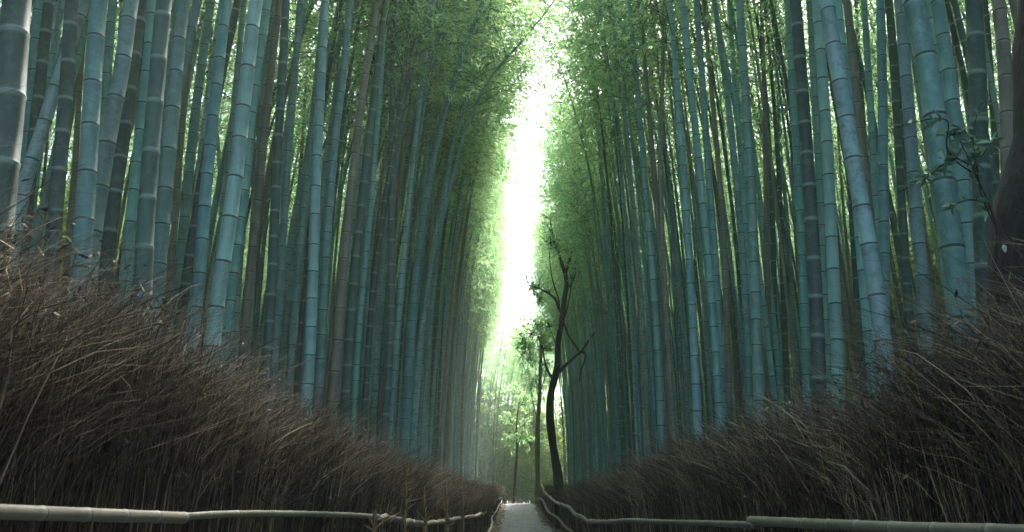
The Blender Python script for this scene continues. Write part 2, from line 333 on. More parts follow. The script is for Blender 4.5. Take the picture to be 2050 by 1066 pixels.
# --- the culms one can tell apart: traces over the photograph, type, width at mid height, label
T, D, B_, Mo = M_TEAL, M_DARK, M_BROWN, M_MOSS
HERO = [
 # left of the path, from the left edge
 ([(34,0),(20,200),(2,380),(-14,560)], 60, D, 'thickest dark green bamboo with faint pale rings, cut by the left edge of the view'),
 ([(78,0),(62,200),(50,350),(38,520)], 24, T, 'dark teal bamboo half hidden just right of the thickest bamboo at the left edge'),
 ([(99,0),(80,170),(61,340),(44,520)], 25, D, 'dark bamboo with soft pale rings, third from the left edge'),
 ([(124,0),(105,120),(86,240),(68,380),(52,520)], 18, T, 'slim teal bamboo crossed low down by a slanting mottled culm near the left edge'),
 ([(170,0),(140,95),(108,185),(80,275),(52,360),(28,480),(10,600)], 28, Mo, 'strongly slanting mottled teal bamboo crossing its upright neighbours near the left edge'),
 ([(144,0),(135,150),(122,300),(110,440),(101,600),(96,700)], 30, D, 'upright brownish-dark bamboo with crisp pale rings in front of the slanting mottled culm'),
 ([(172,30),(160,170),(150,330),(138,480),(128,600)], 14, B_, 'thin tan-brown bamboo between a pale-ringed culm and a thick dark blue-teal one'),
 ([(198,0),(189,120),(181,250),(175,350),(163,520),(152,660)], 37, T, 'thick dark blue-teal bamboo with black nodes left of the lichen-blotched leaning culm'),
 ([(226,0),(214,150),(205,290),(196,450)], 21, T, 'teal bamboo seen behind, between the thick blue-teal culm and the lichen-blotched culm'),
 ([(263,0),(245,130),(222,250),(200,380),(180,520),(164,660)], 34, Mo, 'leaning bamboo with pale lichen blotches and dark nodes on the left side'),
 ([(284,0),(270,110),(254,230),(238,340),(222,450),(208,600)], 27, D, 'blackish bamboo with white rings close to the right of the lichen-blotched culm'),
 ([(306,0),(296,120),(284,230),(272,350),(258,480),(245,620)], 24, T, 'dull teal bamboo just left of the broad grey-green ringed culm'),
 ([(329,0),(315,150),(300,330),(290,480),(286,620),(284,720)], 35, D, 'broad grey-green bamboo with bright white rings standing upright at left'),
 ([(367,0),(352,150),(335,330),(322,480),(312,600),(304,720)], 30, T, 'thick blue bamboo immediately right of the broad white-ringed culm'),
 ([(396,0),(372,110),(348,220),(325,310),(298,420),(268,540),(248,640)], 22, T, 'slanting blue bamboo crossing in front of the thick blue culm at left'),
 ([(384,90),(370,200),(358,340),(349,460),(338,600),(330,720),(326,800)], 14, B_, 'thin tan bamboo with dark knots right of the crossing blue pair'),
 ([(426,0),(419,150),(410,300),(396,470),(382,640)], 12, T, 'slim teal bamboo hugging the left side of a clean light teal culm'),
 ([(454,0),(436,150),(415,350),(399,550),(385,690),(378,800)], 25, T, 'clean light teal bamboo with even dark nodes a quarter of the way from the left'),
 ([(489,0),(478,110),(466,240),(455,350),(438,500)], 15, T, 'grey-teal bamboo between two clean light teal culms at left'),
 ([(513,0),(490,190),(472,350),(452,490),(434,610),(420,740)], 31, T, 'stout leaning teal bamboo, the brightest and thickest on the left side'),
 ([(536,0),(518,120),(502,240),(486,400),(466,560),(450,700)], 21, T, 'teal bamboo tucked behind the right side of the stout leaning teal culm'),
 ([(560,0),(543,140),(526,300),(511,450),(498,580),(486,720)], 19, B_, 'grey-brown bamboo left of a dark culm with glowing white rings'),
 ([(573,0),(566,130),(556,300),(549,450),(542,600),(534,740)], 20, D, 'dark bamboo with broad powdery white rings, left of centre-left'),
 ([(601,0),(590,150),(577,310),(566,480),(555,640),(546,760)], 17, Mo, 'speckled teal bamboo right beside the culm with broad powdery white rings'),
 ([(625,0),(615,120),(604,300),(594,450),(586,600)], 9, D, 'very thin green bamboo with pale rings in front of the green gap at left'),
 ([(642,60),(630,190),(616,330),(602,480),(588,640),(580,780)], 14, T, 'slim teal bamboo left of a tall straight teal culm'),
 ([(651,0),(641,200),(632,380),(627,540),(621,690),(614,800)], 22, T, 'tall straight teal bamboo with strong dark nodes on the left side'),
 ([(686,0),(672,160),(657,330),(642,520),(632,700)], 11, T, 'thin teal bamboo right behind the tall straight teal culm'),
 ([(701,0),(687,150),(671,280),(659,420),(650,560),(642,700),(636,800)], 18, T, 'curving teal bamboo with dark nodes, next right of the tall straight teal culm'),
 ([(756,0),(738,110),(722,220),(708,340),(694,470),(682,600),(672,740),(664,830)], 20, B_, 'grey bamboo with dark nodes left of a blackish one, its foot at the fence'),
 ([(772,0),(757,130),(742,250),(728,370),(715,490),(703,620),(694,760)], 19, D, 'grey-black bamboo with thin pale rings beside the grey bamboo at centre-left'),
 ([(771,40),(762,170),(750,320),(738,450),(726,580),(716,700),(708,830)], 13, T, 'slim light teal bamboo leaning behind the grey-black culm'),
 ([(822,30),(806,170),(788,300),(771,400),(757,500),(745,600),(736,720),(730,830)], 13, D, 'almost black slim bamboo with white rings at centre-left'),
 ([(791,0),(786,150),(783,350),(784,500),(782,650),(776,780),(770,860)], 15, D, 'upright green bamboo with fine white rings at centre-left, its foot at the fence'),
 ([(888,0),(872,100),(852,230),(836,340),(820,480),(806,620),(796,760),(790,860)], 10, D, 'long dark slender bamboo reaching the top of the view at centre-left'),
 ([(1026,104),(990,145),(962,190),(938,245),(918,310),(898,390),(880,460),(862,540),(846,640),(834,750),(826,860)], 10, T, 'pale teal bamboo arching to the right over bright foliage left of the sky gap'),
 ([(968,80),(952,150),(932,215),(905,300),(890,390),(868,500),(850,620),(838,760)], 9, T, 'slender teal bamboo running beside the arching pale culm'),
 # right of the path, from the middle outwards
 ([(1176,40),(1184,130),(1195,230),(1204,350),(1213,500),(1222,640),(1232,780),(1238,880)], 10, T, 'thin pale teal bamboo just right of the dark crooked tree'),
 ([(1218,0),(1238,130),(1252,250),(1262,360),(1274,490),(1284,620),(1290,760),(1294,860)], 13, T, 'slender teal bamboo with dark nodes, leaning left at centre-right'),
 ([(1258,0),(1270,120),(1281,240),(1291,360),(1303,500),(1313,640),(1320,760),(1324,850)], 16, T, 'clear teal bamboo with evenly spaced dark nodes at centre-right'),
 ([(1281,0),(1291,130),(1302,260),(1311,370),(1321,500),(1333,650),(1340,780)], 12, B_, 'thin grey-tan bamboo between two clear teal culms at centre-right'),
 ([(1328,0),(1326,150),(1322,290),(1324,420),(1330,560),(1338,700)], 12, B_, 'straight brown bamboo in front of dark foliage at centre-right'),
 ([(1340,0),(1351,120),(1361,250),(1370,370),(1380,520),(1388,660),(1394,790)], 17, T, 'teal bamboo with bold dark nodes right of the straight brown culm'),
 ([(1366,0),(1376,110),(1390,240),(1402,360),(1416,500),(1428,640),(1436,760)], 17, T, 'left one of two light teal bamboos that touch halfway up on the right side'),
 ([(1394,0),(1403,120),(1412,250),(1420,370),(1430,500),(1438,640),(1444,760)], 16, T, 'right one of two light teal bamboos that touch halfway up on the right side'),
 ([(1409,0),(1420,130),(1430,240),(1440,350),(1448,460),(1454,600),(1458,740)], 13, B_, 'tan bamboo right of the two touching light teal culms'),
 ([(1430,0),(1442,90),(1457,200),(1469,310),(1480,430),(1490,560),(1497,700),(1500,800)], 15, T, 'grey-teal bamboo leaning left, second to the left of a stout bright teal culm'),
 ([(1459,0),(1466,100),(1474,210),(1484,330),(1492,450),(1500,600),(1506,760)], 13, T, 'slim teal bamboo hugging the left side of a stout bright teal culm'),
 ([(1480,0),(1488,120),(1496,250),(1504,370),(1509,500),(1513,620),(1518,760)], 20, T, 'stout bright teal bamboo with strong dark nodes in the middle of the right side'),
 ([(1523,0),(1529,150),(1533,320),(1535,480),(1538,640),(1540,780)], 13, B_, 'upright greyish bamboo right of the stout bright teal culm'),
 ([(1528,0),(1541,110),(1551,230),(1559,350),(1564,470),(1569,600),(1574,740)], 12, D, 'thin dark bamboo with pale rings leaning left on the right side'),
 ([(1538,260),(1543,350),(1547,470),(1550,590),(1554,740)], 12, D, 'brown-black bamboo with pale rings next to the thin dark leaning culm'),
 ([(1552,0),(1556,150),(1562,300),(1574,420),(1584,560),(1592,700)], 10, T, 'thin faint teal bamboo left of a teal and dark green pair'),
 ([(1576,0),(1583,120),(1591,250),(1598,370),(1605,500),(1611,640),(1616,780)], 17, T, 'teal bamboo hugging the left side of a broad dark green culm'),
 ([(1592,0),(1600,100),(1609,220),(1617,330),(1624,440),(1631,560),(1637,680),(1641,800)], 27, D, 'broad dark green bamboo with thin white rings right of middle on the right side'),
 ([(1620,0),(1626,110),(1633,230),(1640,350),(1646,480),(1652,620),(1657,740)], 17, T, 'dark teal bamboo peeping out behind the broad dark green culm'),
 ([(1634,0),(1643,110),(1652,230),(1659,350),(1665,480),(1671,600),(1677,720),(1681,820)], 24, T, 'blue-teal bamboo with black specks right of the broad dark green culm'),
 ([(1690,230),(1699,330),(1706,430),(1714,550),(1722,680)], 15, D, 'dark bamboo with white rings in the gap behind the mossy kinked culm'),
 ([(1654,0),(1668,90),(1682,170),(1697,255),(1712,345),(1730,440),(1748,540),(1762,640),(1774,740)], 33, Mo, 'thick mossy kinked bamboo leaning left with curved dark nodes'),
 ([(1676,0),(1687,110),(1700,220),(1711,340),(1722,470),(1732,590),(1744,710),(1754,820)], 22, T, 'blue-teal bamboo crossing behind the thick mossy kinked culm'),
 ([(1695,0),(1706,110),(1718,230),(1730,340),(1742,450),(1752,560),(1760,700)], 20, B_, 'pinkish tan bamboo right of the thick mossy kinked culm'),
 ([(1713,0),(1719,100),(1727,220),(1734,340)], 12, D, 'narrow dark bamboo in the slit right of the pinkish tan culm'),
 ([(1729,0),(1736,110),(1743,220),(1750,340),(1756,460),(1762,600)], 17, T, 'clean blue bamboo left of a bright leafy gap on the right side'),
 ([(1762,0),(1765,100),(1767,210),(1768,330),(1770,450),(1771,580),(1772,720)], 21, T, 'grey-teal bamboo standing almost vertical right of the bright leafy gap'),
 ([(1777,0),(1786,110),(1794,220),(1801,340),(1809,460),(1817,580),(1825,720)], 17, D, 'dark bamboo with pale rings between the vertical grey-teal culm and a speckled one'),
 ([(1801,0),(1810,110),(1820,230),(1829,350),(1838,460),(1847,570),(1855,700)], 26, Mo, 'finely speckled blue bamboo left of the thickest bamboo on the right'),
 ([(1828,0),(1842,70),(1857,140),(1872,240),(1886,350),(1900,450),(1914,560),(1928,690)], 45, T, 'thickest light teal bamboo on the right with wide dark nodes'),
 ([(1876,0),(1892,100),(1906,200),(1920,310),(1934,430),(1946,550),(1956,680)], 30, T, 'teal bamboo right behind the thickest light teal bamboo, under the leafy twigs'),
 ([(1903,0),(1912,120),(1920,260),(1928,400)], 13, B_, 'thin brown bamboo beside a slit of green light near the right edge'),
 ([(1949,0),(1955,120),(1960,260),(1966,400),(1972,560)], 36, D, 'broad dark bamboo with white rings behind the leafy twigs at right'),
 ([(1972,0),(1982,130),(1991,270),(1999,420)], 15, D, 'narrow dark bamboo between the broad white-ringed culm and the pale split one'),
 ([(1998,0),(2005,60),(2012,140),(2018,260),(2022,420)], 30, B_, 'pale beige split bamboo next to the black tree trunk at the right edge'),
]
hero_xy = []
for hi, (tr, wpx, mat, label) in enumerate(HERO):
    g = np.random.default_rng(100 + hi)
    mx = np.interp(350, [p[1] for p in tr], [p[0] for p in tr]); dx = abs(mx - 1042)
    Y = max(FP * .135 / (1.07 * wpx), 4250 / dx)
    if 'arching' in label: Y = 20.0
    # keep apart those that share a line of sight: a touch of depth by type of overlap is in the widths
    rad = wpx * 1.05 * Y / FP / 2
    pts = [at(px, py, Y) for px, py in tr][::-1]          # bottom to top
    lo, hi2 = pts[0], pts[1]
    sl = (hi2 - lo) / max(hi2[2] - lo[2], .1); sl[0] = np.clip(sl[0], -.3, .3)
    zb = float(ground(lo[0], Y))
    below = []
    if lo[2] > zb + .3:
        bx = lo - sl * (lo[2] - zb) * .85; bx[2] = zb - .05; below = [bx]
    else: pts[0][2] = max(pts[0][2], zb)
    base = below + pts
    # above the trace: go on, bending slowly towards the path
    top = pts[-1]; d = top - pts[-2]; d = d / max(np.linalg.norm(d), 1e-6)
    Htot = 15.5 + 3 * g.random(); sgn = -np.sign(top[0]) or 1
    arch = 'arching' in label
    cur = top.copy(); dd = d.copy(); ext = []
    nst = max(2, int((Htot - top[2]) / 1.2)) if not arch else 3
    for k in range(nst):
        u = k / nst
        dd = dd + np.array([sgn * .03 * (1 + 4 * u * u) * (1 if abs(cur[0]) > 1.2 else -.6), .02 * g.normal(), 0]); dd /= np.linalg.norm(dd)
        cur = cur + dd * (1.2 if not arch else .8); ext.append(cur.copy())
    base = np.array(base + ext)
    org = base[0].copy(); P = spline(base - org, 12 * len(base))
    rt = rad * (.35 if not arch else .5)
    me, _ = culm_mesh('culm', P, rad, rt * .5, mat, 16, 2.6, 2.2, g)
    L = np.linalg.norm(np.diff(P, axis=0), axis=1).sum()
    fo = foliage_mesh('leafy_branches', P, L * (.6 if not arch else .7), g, .55, 1.5, (.15, .017))
    o = bamboo(me, fo, tuple(org), label=label, group='bamboos that line the path')
    hero_xy.append((org[0], org[1]))

# --- kinds for the crowded rows behind
KINDS = []
for k in range(15):
    g = np.random.default_rng(50 + k)
    H = 17 + 4 * g.random(); n = 40; z = np.linspace(0, H, n); u = z / H
    x = .012 * z * g.normal() + (1.6 + 1.8 * g.random()) * u ** 3.2; y = .012 * z * g.normal() + .3 * np.sin(u * 3 + g.random() * 6) * u
    P = np.stack([x, y, z], 1)
    mat = [T, T, D, B_, T, Mo, D, T, B_, T, D, T, Mo, B_, T][k]; edge_kind = k >= 9
    rb = .047 + .018 * g.random()
    me, _ = culm_mesh('culm', P, rb, .009, mat, 10, 3.0, 1.6, g)
    fo = foliage_mesh('leafy_branches', P, H * ((.59 if edge_kind else .54) + .08 * g.random()), g, .56 if edge_kind else .52, 1.6 if edge_kind else 1.75, (.17, .016))
    KINDS.append((me, fo, mat, H))

# --- positions of the crowded rows
pos = []
g = np.random.default_rng(3)
def try_add(x, y, dmin, near=None):
    for (a, b2, *_r) in pos:
        if (a - x) ** 2 + (b2 - y) ** 2 < dmin * dmin: return False
    for (a, b2) in hero_xy:
        if (a - x) ** 2 + (b2 - y) ** 2 < .5: return False
    pos.append((x, y)); return True
for _ in range(15000):
    side = -1 if g.random() < .5 else 1
    y = -14 + 100 * g.random()
    edge = (-lx(y) if side < 0 else rx(y)) + 1.15 + .6 * float(np.clip((y - 28) / 12, 0, 1))
    u = g.random() ** 1.4
    ax = edge + u * (19 if y > 12 else 26)  # extra unseen depth beside the camera, added to cut low side light
    if y < 17: 
        ax = max(ax, edge) + 1.2 + (17 - max(y, 0)) * .12
    if y > 58 and ax < 3.2 + (y - 58) * .12: continue
    try_add(side * ax, y, .5 if (y > 16 and ax < 6) else .86)
for _ in range(230):                                   # the bright grove past the end of the path
    y = 72 + 40 * g.random(); x = -9 + 18 * g.random()
    try_add(x, y, .8)
for _ in range(190):                                   # unseen stand over and behind the camera, added to darken the foreground
    y = -10 + 13 * g.random(); x = (1 if g.random() < .42 else -1) * (2.7 + 3.6 * g.random())
    try_add(x, y, .7)
vis = []
for (x, y) in pos:
    dep = y
    inview = y > 2 and abs(x) / max(y, .1) < .72
    vis.append((math.hypot(x, y) * (1 + .035 * max(0, abs(x) - 3)) if inview else 1e9))
order = np.argsort(vis)
NIND = 300 - len(HERO)
words_side = {-1: 'left', 1: 'right'}
kinds_w = {id(T): 'slender teal bamboo', id(Mo): 'slender mottled teal bamboo', id(D): 'slender dark bamboo with pale rings', id(B_): 'slender tan-brown bamboo'}
def orient(x, y):
    inward = 0 if x < 0 else PI
    return inward + g.normal() * (.35 if abs(x) < 6 else 1.2)
rest = []
for r_, idx in enumerate(order):
    x, y = pos[idx]; k = int(g.integers(9, 15)) if (abs(x) < 4.6 and y > 12) else int(g.integers(9)); rz = orient(x, y); s_ = .88 + .28 * g.random()
    if y > 30: s_ *= .94
    bx = ((1.3 if x < 0 else .72) if y < 32 else (1.5 if x < 0 else 1.4)) * (.65 + .75 * g.random())
    if y < 4: bx = 1.3
    z = float(ground(x, y)) - .03
    if r_ < NIND and vis[idx] < 1e8:
        me, fo, mat, H = KINDS[k]
        lab = '%s in the crowded rows behind the %s fence' % (kinds_w[id(mat)], words_side[-1 if x < 0 else 1])
        bamboo(me, fo, (x, y, z), rz, (s_ * bx, s_, s_), lab, 'slender bamboos in the crowded rows')
    else: rest.append((x, y, z, k, rz, s_ * (1.1 if y < 4 else 1)))


# --- the rest of the wood beyond, plus the added shading stand: one mass
def grove(name, items, label, kinds=None):
    kinds = kinds or KINDS
    me = bpy.data.meshes.new(name); me.vertices.add(len(items))
    A = np.array(items, np.float32)
    me.vertices.foreach_set('co', A[:, :3].copy().ravel())
    a = me.attributes.new('kind', 'INT', 'POINT'); a.data.foreach_set('value', A[:, 3].astype(np.int32))
    a = me.attributes.new('turn', 'FLOAT_VECTOR', 'POINT'); a.data.foreach_set('vector', np.stack([A[:, 3] * 0, A[:, 3] * 0, A[:, 4]], 1).astype(np.float32).ravel())
    a = me.attributes.new('size', 'FLOAT', 'POINT'); a.data.foreach_set('value', A[:, 5].copy())
    o = link(name, me); tag(o, label, 'bamboo wood', kind='stuff')
    gt = bpy.data.node_groups.new('grove', 'GeometryNodeTree')
    gt.interface.new_socket('Geometry', in_out='INPUT', socket_type='NodeSocketGeometry')
    gt.interface.new_socket('Geometry', in_out='OUTPUT', socket_type='NodeSocketGeometry')
    n = gt.nodes; l = gt.links
    gi = n.new('NodeGroupInput'); go = n.new('NodeGroupOutput')
    out = n.new('GeometryNodeJoinGeometry')
    def attr(nm, typ):
        q = n.new('GeometryNodeInputNamedAttribute'); q.data_type = typ; q.inputs[0].default_value = nm; return q
    tu = attr('turn', 'FLOAT_VECTOR'); si = attr('size', 'FLOAT'); kd = attr('kind', 'INT')
    for k in range(len(kinds)):
        jn = n.new('GeometryNodeJoinGeometry')
        for part in (0, 1):
            src = next(ob for ob in C.objects if ob.data == kinds[k][part])
            oi = n.new('GeometryNodeObjectInfo'); oi.transform_space = 'ORIGINAL'; oi.inputs[0].default_value = src
            l.new(oi.outputs['Geometry'], jn.inputs[0])
        ti = n.new('GeometryNodeGeometryToInstance'); l.new(jn.outputs[0], ti.inputs[0])
        iop = n.new('GeometryNodeInstanceOnPoints')
        cmp = n.new('FunctionNodeCompare'); cmp.data_type = 'INT'; cmp.operation = 'EQUAL'
        l.new(kd.outputs[0], cmp.inputs[2]); cmp.inputs[3].default_value = k
        l.new(gi.outputs[0], iop.inputs['Points']); l.new(cmp.outputs[0], iop.inputs['Selection']); l.new(ti.outputs[0], iop.inputs['Instance'])
        e2r = n.new('FunctionNodeEulerToRotation'); l.new(tu.outputs[0], e2r.inputs[0]); l.new(e2r.outputs[0], iop.inputs['Rotation'])
        l.new(si.outputs[0], iop.inputs['Scale'])
        l.new(iop.outputs[0], out.inputs[0])
    l.new(out.outputs[0], go.inputs[0])
    mo = o.modifiers.new('grove', 'NODES'); mo.node_group = gt
grove('bamboo_grove', rest, 'far-off mass of bamboo behind the rows, plus shading stand added round the camera')
YK = []
for k in range(3):
    g = np.random.default_rng(150 + k); H = 5.5 + 1.5 * g.random(); z = np.linspace(0, H, 20); u = z / H
    P = np.stack([1.3 * u ** 2.5, .4 * u * g.normal() * u, z], 1)
    me, _ = culm_mesh('culm', P, .018, .005, B_ if k == 1 else T, 6, 5, 1.5, g)
    fo = foliage_mesh('leafy_branches', P, .5, g, .8, 1.3, (.2, .03)); fo.materials[1] = M_YOUNG
    YK.append((me, fo))
g = np.random.default_rng(9); young = []
for k in range(3):                                       # the three nearest stand as things of their own
    x, y = [(-15.5, 34), (15.8, 30), (5.2, 84)][k]
    bamboo(YK[k][0], YK[k][1], (x, y, float(ground(x, y)) - .03), 0, (1, 1, 1), 'low young leafy bamboo deep in the wood ' + ['behind the left rows', 'behind the right rows', 'past the end of the path'][k], 'young bamboos')
for _ in range(1300):
    y = -12 + 110 * g.random(); x = (1 if g.random() < .5 else -1) * (17.5 + 5 * g.random() + (9 if y < 12 else 0))
    young.append((x, y, float(ground(x, y)) - .03, int(g.integers(3)), 6.28 * g.random(), .9 + 1.5 * g.random()))
for _ in range(260):
    y = 76 + 42 * g.random(); x = -16 + 32 * g.random()
    young.append((x, y, float(ground(x, y)) - .03, int(g.integers(3)), 6.28 * g.random(), .8 + 1.3 * g.random()))
grove('bamboo_undergrowth', young, 'low leafy undergrowth of young bamboo at the back of the wood', YK)
print('bamboo', len(pos), 'hero', len(HERO), 'rest', len(rest))

# ------------------------------------------------------------------ brushwood fences
_hY = [0, 3.4, 5.4, 8, 13.5, 22, 32, 40, 47, 55]
_hL = [2.05, 1.97, 1.84, 1.75, 1.8, 1.95, 2.0, 1.8, 1.45, 1.1]
_hR = [1.8, 1.7, 1.6, 1.68, 1.78, 1.8, 1.95, 1.8, 1.4, 1.1]
def brush(side, label):
    g = np.random.default_rng(20 + side)
    parts = []
    def layer(n, y0, y1, kind, rad, power=1.0):
        y = y0 + (y1 - y0) * g.random(n)
        bs = .13; by = np.round(y / bs + .35 * g.normal(size=n)); hh = lambda q: np.modf(np.abs(np.sin(by * 12.9898 + q) * 43758.5453))[0]
        y = y * .45 + by * bs * .55; bl = hh(1.) - .5; bl2 = hh(2.) - .5
        edge = np.where(side < 0, -lx(y), rx(y)) + .08
        dep = g.random(n) ** 1.3 * .62
        x = side * (edge + dep)
        H = np.interp(y, _hY, _hL if side < 0 else _hR) * (1 + .05 * np.sin(y * 2.1 + side) + .04 * np.sin(y * 5.3))
        H = H * (.90 + .16 * dep) * (1 + .16 * (hh(3.) - .5))
        z0 = gz(y) + bank(x, y)
        K = 6; t = np.linspace(0, 1, K)[None]
        lean_x = -side * (.10 + .1 * g.normal(size=n)); lean_y = .10 + .16 * g.normal(size=n)
        if kind == 'stalk':
            L = H * (.5 + .45 * g.random(n)); zs = z0; cx = -side * (.02 + .05 * g.random(n)); cy = .08 * g.normal(size=n)
            lx_ = side * .02 + .04 * g.normal(size=n); ly_ = .07 * g.normal(size=n) + .22 * bl
            lz = np.ones(n)
        elif kind == 'spray':
            zs = z0 + H * (.30 + .52 * g.random(n) ** .6); L = .22 + .38 * g.random(n)
            lx_ = -side * (.10 + .28 * g.normal(size=n) + .3 * bl2) ; ly_ = .12 + .42 * g.normal(size=n) + .5 * bl
            cx = -side * (.05 + .28 * g.normal(size=n)); cy = .05 + .34 * g.normal(size=n); lz = .9 + .2 * g.random(n)
            keep_ = (zs - z0) < H * .5; cx[keep_] *= .2; lx_[keep_] *= .4; x = np.where(keep_, x + side * .05, x)
        else:  # stray long whips
            zs = z0 + H * (.5 + .3 * g.random(n)); L = .45 + .5 * g.random(n)
            lx_ = -side * (.05 + .35 * g.random(n)); ly_ = .15 + .4 * g.normal(size=n)
            cx = -side * (.25 * g.random(n)); cy = .25 * g.normal(size=n); lz = .8 + .3 * g.random(n)
        if kind != 'stalk':
            over = np.clip((zs + L * .8) - (z0 + H * (.93 + .17 * g.random(n) if kind == 'spray' else 1.05 + .2 * g.random(n))), 0, None); zs = zs - over
        px = x[:, None] + L[:, None] * (lx_[:, None] * t + cx[:, None] * t * t)
        py = y[:, None] + L[:, None] * (ly_[:, None] * t + cy[:, None] * t * t)
        pz = zs[:, None] + L[:, None] * (lz[:, None] * t - (.0 if kind == 'stalk' else .28) * t ** 2.2)
        P = np.stack([px, py, pz], -1) + g.normal(size=(n, K, 3)) * (.010 if kind != 'stalk' else .009)
        Rr = rad * (.5 + .7 * g.random((n, 1)) + 2.0 * (g.random((n, 1)) > .94)) * (1 - .75 * t)
        parts.append((*curves(P, Rr, 3), 0))
    for (y0, y1, m_) in ((1.2, 4.5, 1.0), (4.5, 10, .62), (10, 24, .36), (24, 56, .17)):
        ln_ = y1 - y0; rs = 1 / m_ ** .55
        layer(int(2600 * ln_ * m_), y0, y1, 'stalk', .0034 * rs)
        layer(int(3300 * ln_ * m_), y0, y1, 'spray', .0017 * rs)
        layer(int(520 * ln_ * m_), y0, y1, 'whip', .0016 * rs)
    for (y0, y1, n, sz) in ((1.5, 6, 1500, .045), (6, 20, 1300, .06), (20, 55, 1200, .09)):     # withered leaves caught in the twigs
        y = y0 + (y1 - y0) * g.random(n); dep = g.random(n) * .3 - .06
        x = side * (np.where(side < 0, -lx(y), rx(y)) + .08 + dep)
        H = np.interp(y, _hY, _hL if side < 0 else _hR); z = gz(y) + bank(x, y) + H * (.15 + .85 * g.random(n) ** .7)
        d = g.normal(size=(n, 3)); d /= np.linalg.norm(d, axis=1, keepdims=True)
        parts.append((*leaves(np.stack([x, y, z], 1), d, sz * (.5 + g.random(n)), sz * .13 * (.6 + .8 * g.random(n)), g), 0))
    V, Q, _m = join(parts)
    print('brush verts', len(V))
    me = mesh_np('brushwood_fence', V, Q, M_BRUSH, smooth=True)
    tag(link('brushwood_fence', me), label, 'fence')
brush(-1, 'bristling brown brushwood fence along the left side of the path')
brush(1, 'bristling brown brushwood fence along the right side of the path')

# ------------------------------------------------------------------ rails and poles
def rail(name, pts, radii, mat, label, cat='rail', group=None, knots=0, sides=12, wob=0.0, seed=1, internode=.32):
    g = np.random.default_rng(seed)
    p = np.array([at(*q) for q in pts]); n = 16 * len(pts)
    P = spline(p, n); rr = np.interp(np.linspace(0, 1, n), np.linspace(0, 1, len(radii)), radii)
    if wob:
        w1 = g.normal(size=(n // 3 + 2, 3)) * wob * np.linspace(.4, 1, n // 3 + 2)[:, None]; P += np.stack([np.interp(np.arange(n) / 3, np.arange(len(w1)), w1[:, i]) for i in range(3)], 1)
        rr = rr * (1 + .09 * np.interp(np.arange(n) / 2, np.arange(n // 2 + 2), g.normal(size=n // 2 + 2)))
        V, Q = curves((P - p[0])[None], np.abs(rr)[None], sides); me = mesh_np(name, V, Q, mat)
    else:
        s = np.concatenate([[0], np.cumsum(np.linalg.norm(np.diff(P, axis=0), axis=1))]); H = s[-1]
        q, r2, al = [], [], []; k = int(H / internode)
        for a in range(k):
            for f, m_ in ((0, 1.07), (.02, 1.05), (.05, .985), (.5, .98), (.93, .99), (.97, 1.04)):
                q.append((a + f) * H / k); al.append(a + f); r2.append(m_)
        q.append(H); al.append(k); r2.append(1)
        # closed ends
        q = [0] + q + [H]; al = [0] + al + [k]; r2 = [.02] + r2 + [.02]
        PP = np.stack([np.interp(q, s, P[:, i]) for i in range(3)], 1) - p[0]
        PP[0] -= (PP[2] - PP[0]) * .002 + 1e-4; PP[-1] += 1e-4
        r3 = np.interp(q, s, rr) * np.array(r2)
        V, Q = curves(PP[None], r3[None], sides); me = mesh_np(name, V, Q, mat, {'along': np.repeat(al, sides)})
    o = link(name, me, loc=tuple(p[0])); tag(o, label, cat, group)
    return o
rail('bamboo_rail', [(-330, 1008, 1.95), (0, 1025, 2.6), (180, 1031, 3.15), (368, 1037, 4.0)], [.028, .0245, .026, .027], M_RAIL, 'thick pale bamboo rail across the bottom left corner', sides=20, internode=.27)
rail('bamboo_rail', [(350, 1036, 4.05), (470, 1029, 4.7), (600, 1029, 6.0), (700, 1032, 7.7), (756, 1035, 9.2)], [.020, .019, .021, .024, .026], M_RAIL, 'thinner bamboo rail continuing from the thick pale one at left', sides=14, internode=.33)
rail('branch_rail', [(748, 1036, 9.0), (790, 1039, 10.3), (820, 1046, 11.8), (850, 1048, 13.5), (880, 1045, 16), (905, 1040, 18), (935, 1036, 23), (955, 1032, 27), (970, 1026, 32), (984, 1015, 40), (992, 1004, 44), (1002, 996, 52)],
     [.034, .04, .042, .04, .042, .044, .05, .05, .05, .05, .05], M_POLE, 'wavy bare branch used as a top rail on the left beside the path', wob=.02, seed=4)
rail('branch_rail', [(966, 1092, 27), (980, 1062, 32), (986, 1047, 35), (984, 1036, 38), (992, 1026, 43), (998, 1014, 48), (1004, 1003, 54)],
     [.05, .05, .045, .045, .04, .04], M_POLE, 'crooked low branch edging the left side of the grey path', wob=.02, seed=5)
rail('branch_strut', [(978, 1006, 38), (984, 1020, 38), (992, 1037, 38.5), (991, 1046, 38.5)], [.03, .035, .03], M_POLE, 'short crooked stick joining the two left branch rails', 'stick', wob=.01, seed=6)
rail('bamboo_rail', [(2400, 1080, 2.2), (2050, 1064, 2.75), (1780, 1056, 3.7), (1504, 1043, 5.9)], [.022, .022, .026, .033], M_RAIL, 'straight greenish bamboo rail in the bottom right corner', sides=18, internode=.36)
rail('bamboo_rail', [(1510, 1052, 5.8), (1420, 1048, 6.9), (1330, 1046, 8.7), (1255, 1043, 12), (1225, 1046, 14)], [.026, .024, .027, .033, .036], M_RAIL, 'thin bamboo rail meeting the greenish rail end at right', sides=14, internode=.4)
rail('branch_rail', [(1232, 1045, 13.8), (1205, 1046, 16), (1180, 1044, 18.5), (1166, 1036, 22), (1150, 1029, 26), (1138, 1015, 29), (1126, 1011, 32), (1110, 1004, 36), (1100, 994, 40), (1090, 986, 44), (1087, 976, 48), (1082, 968, 52)],
     [.04, .045, .045, .05, .055, .055, .055, .055, .055, .05, .05], M_POLE, 'wavy bare branch used as a top rail on the right beside the path', wob=.02, seed=8)
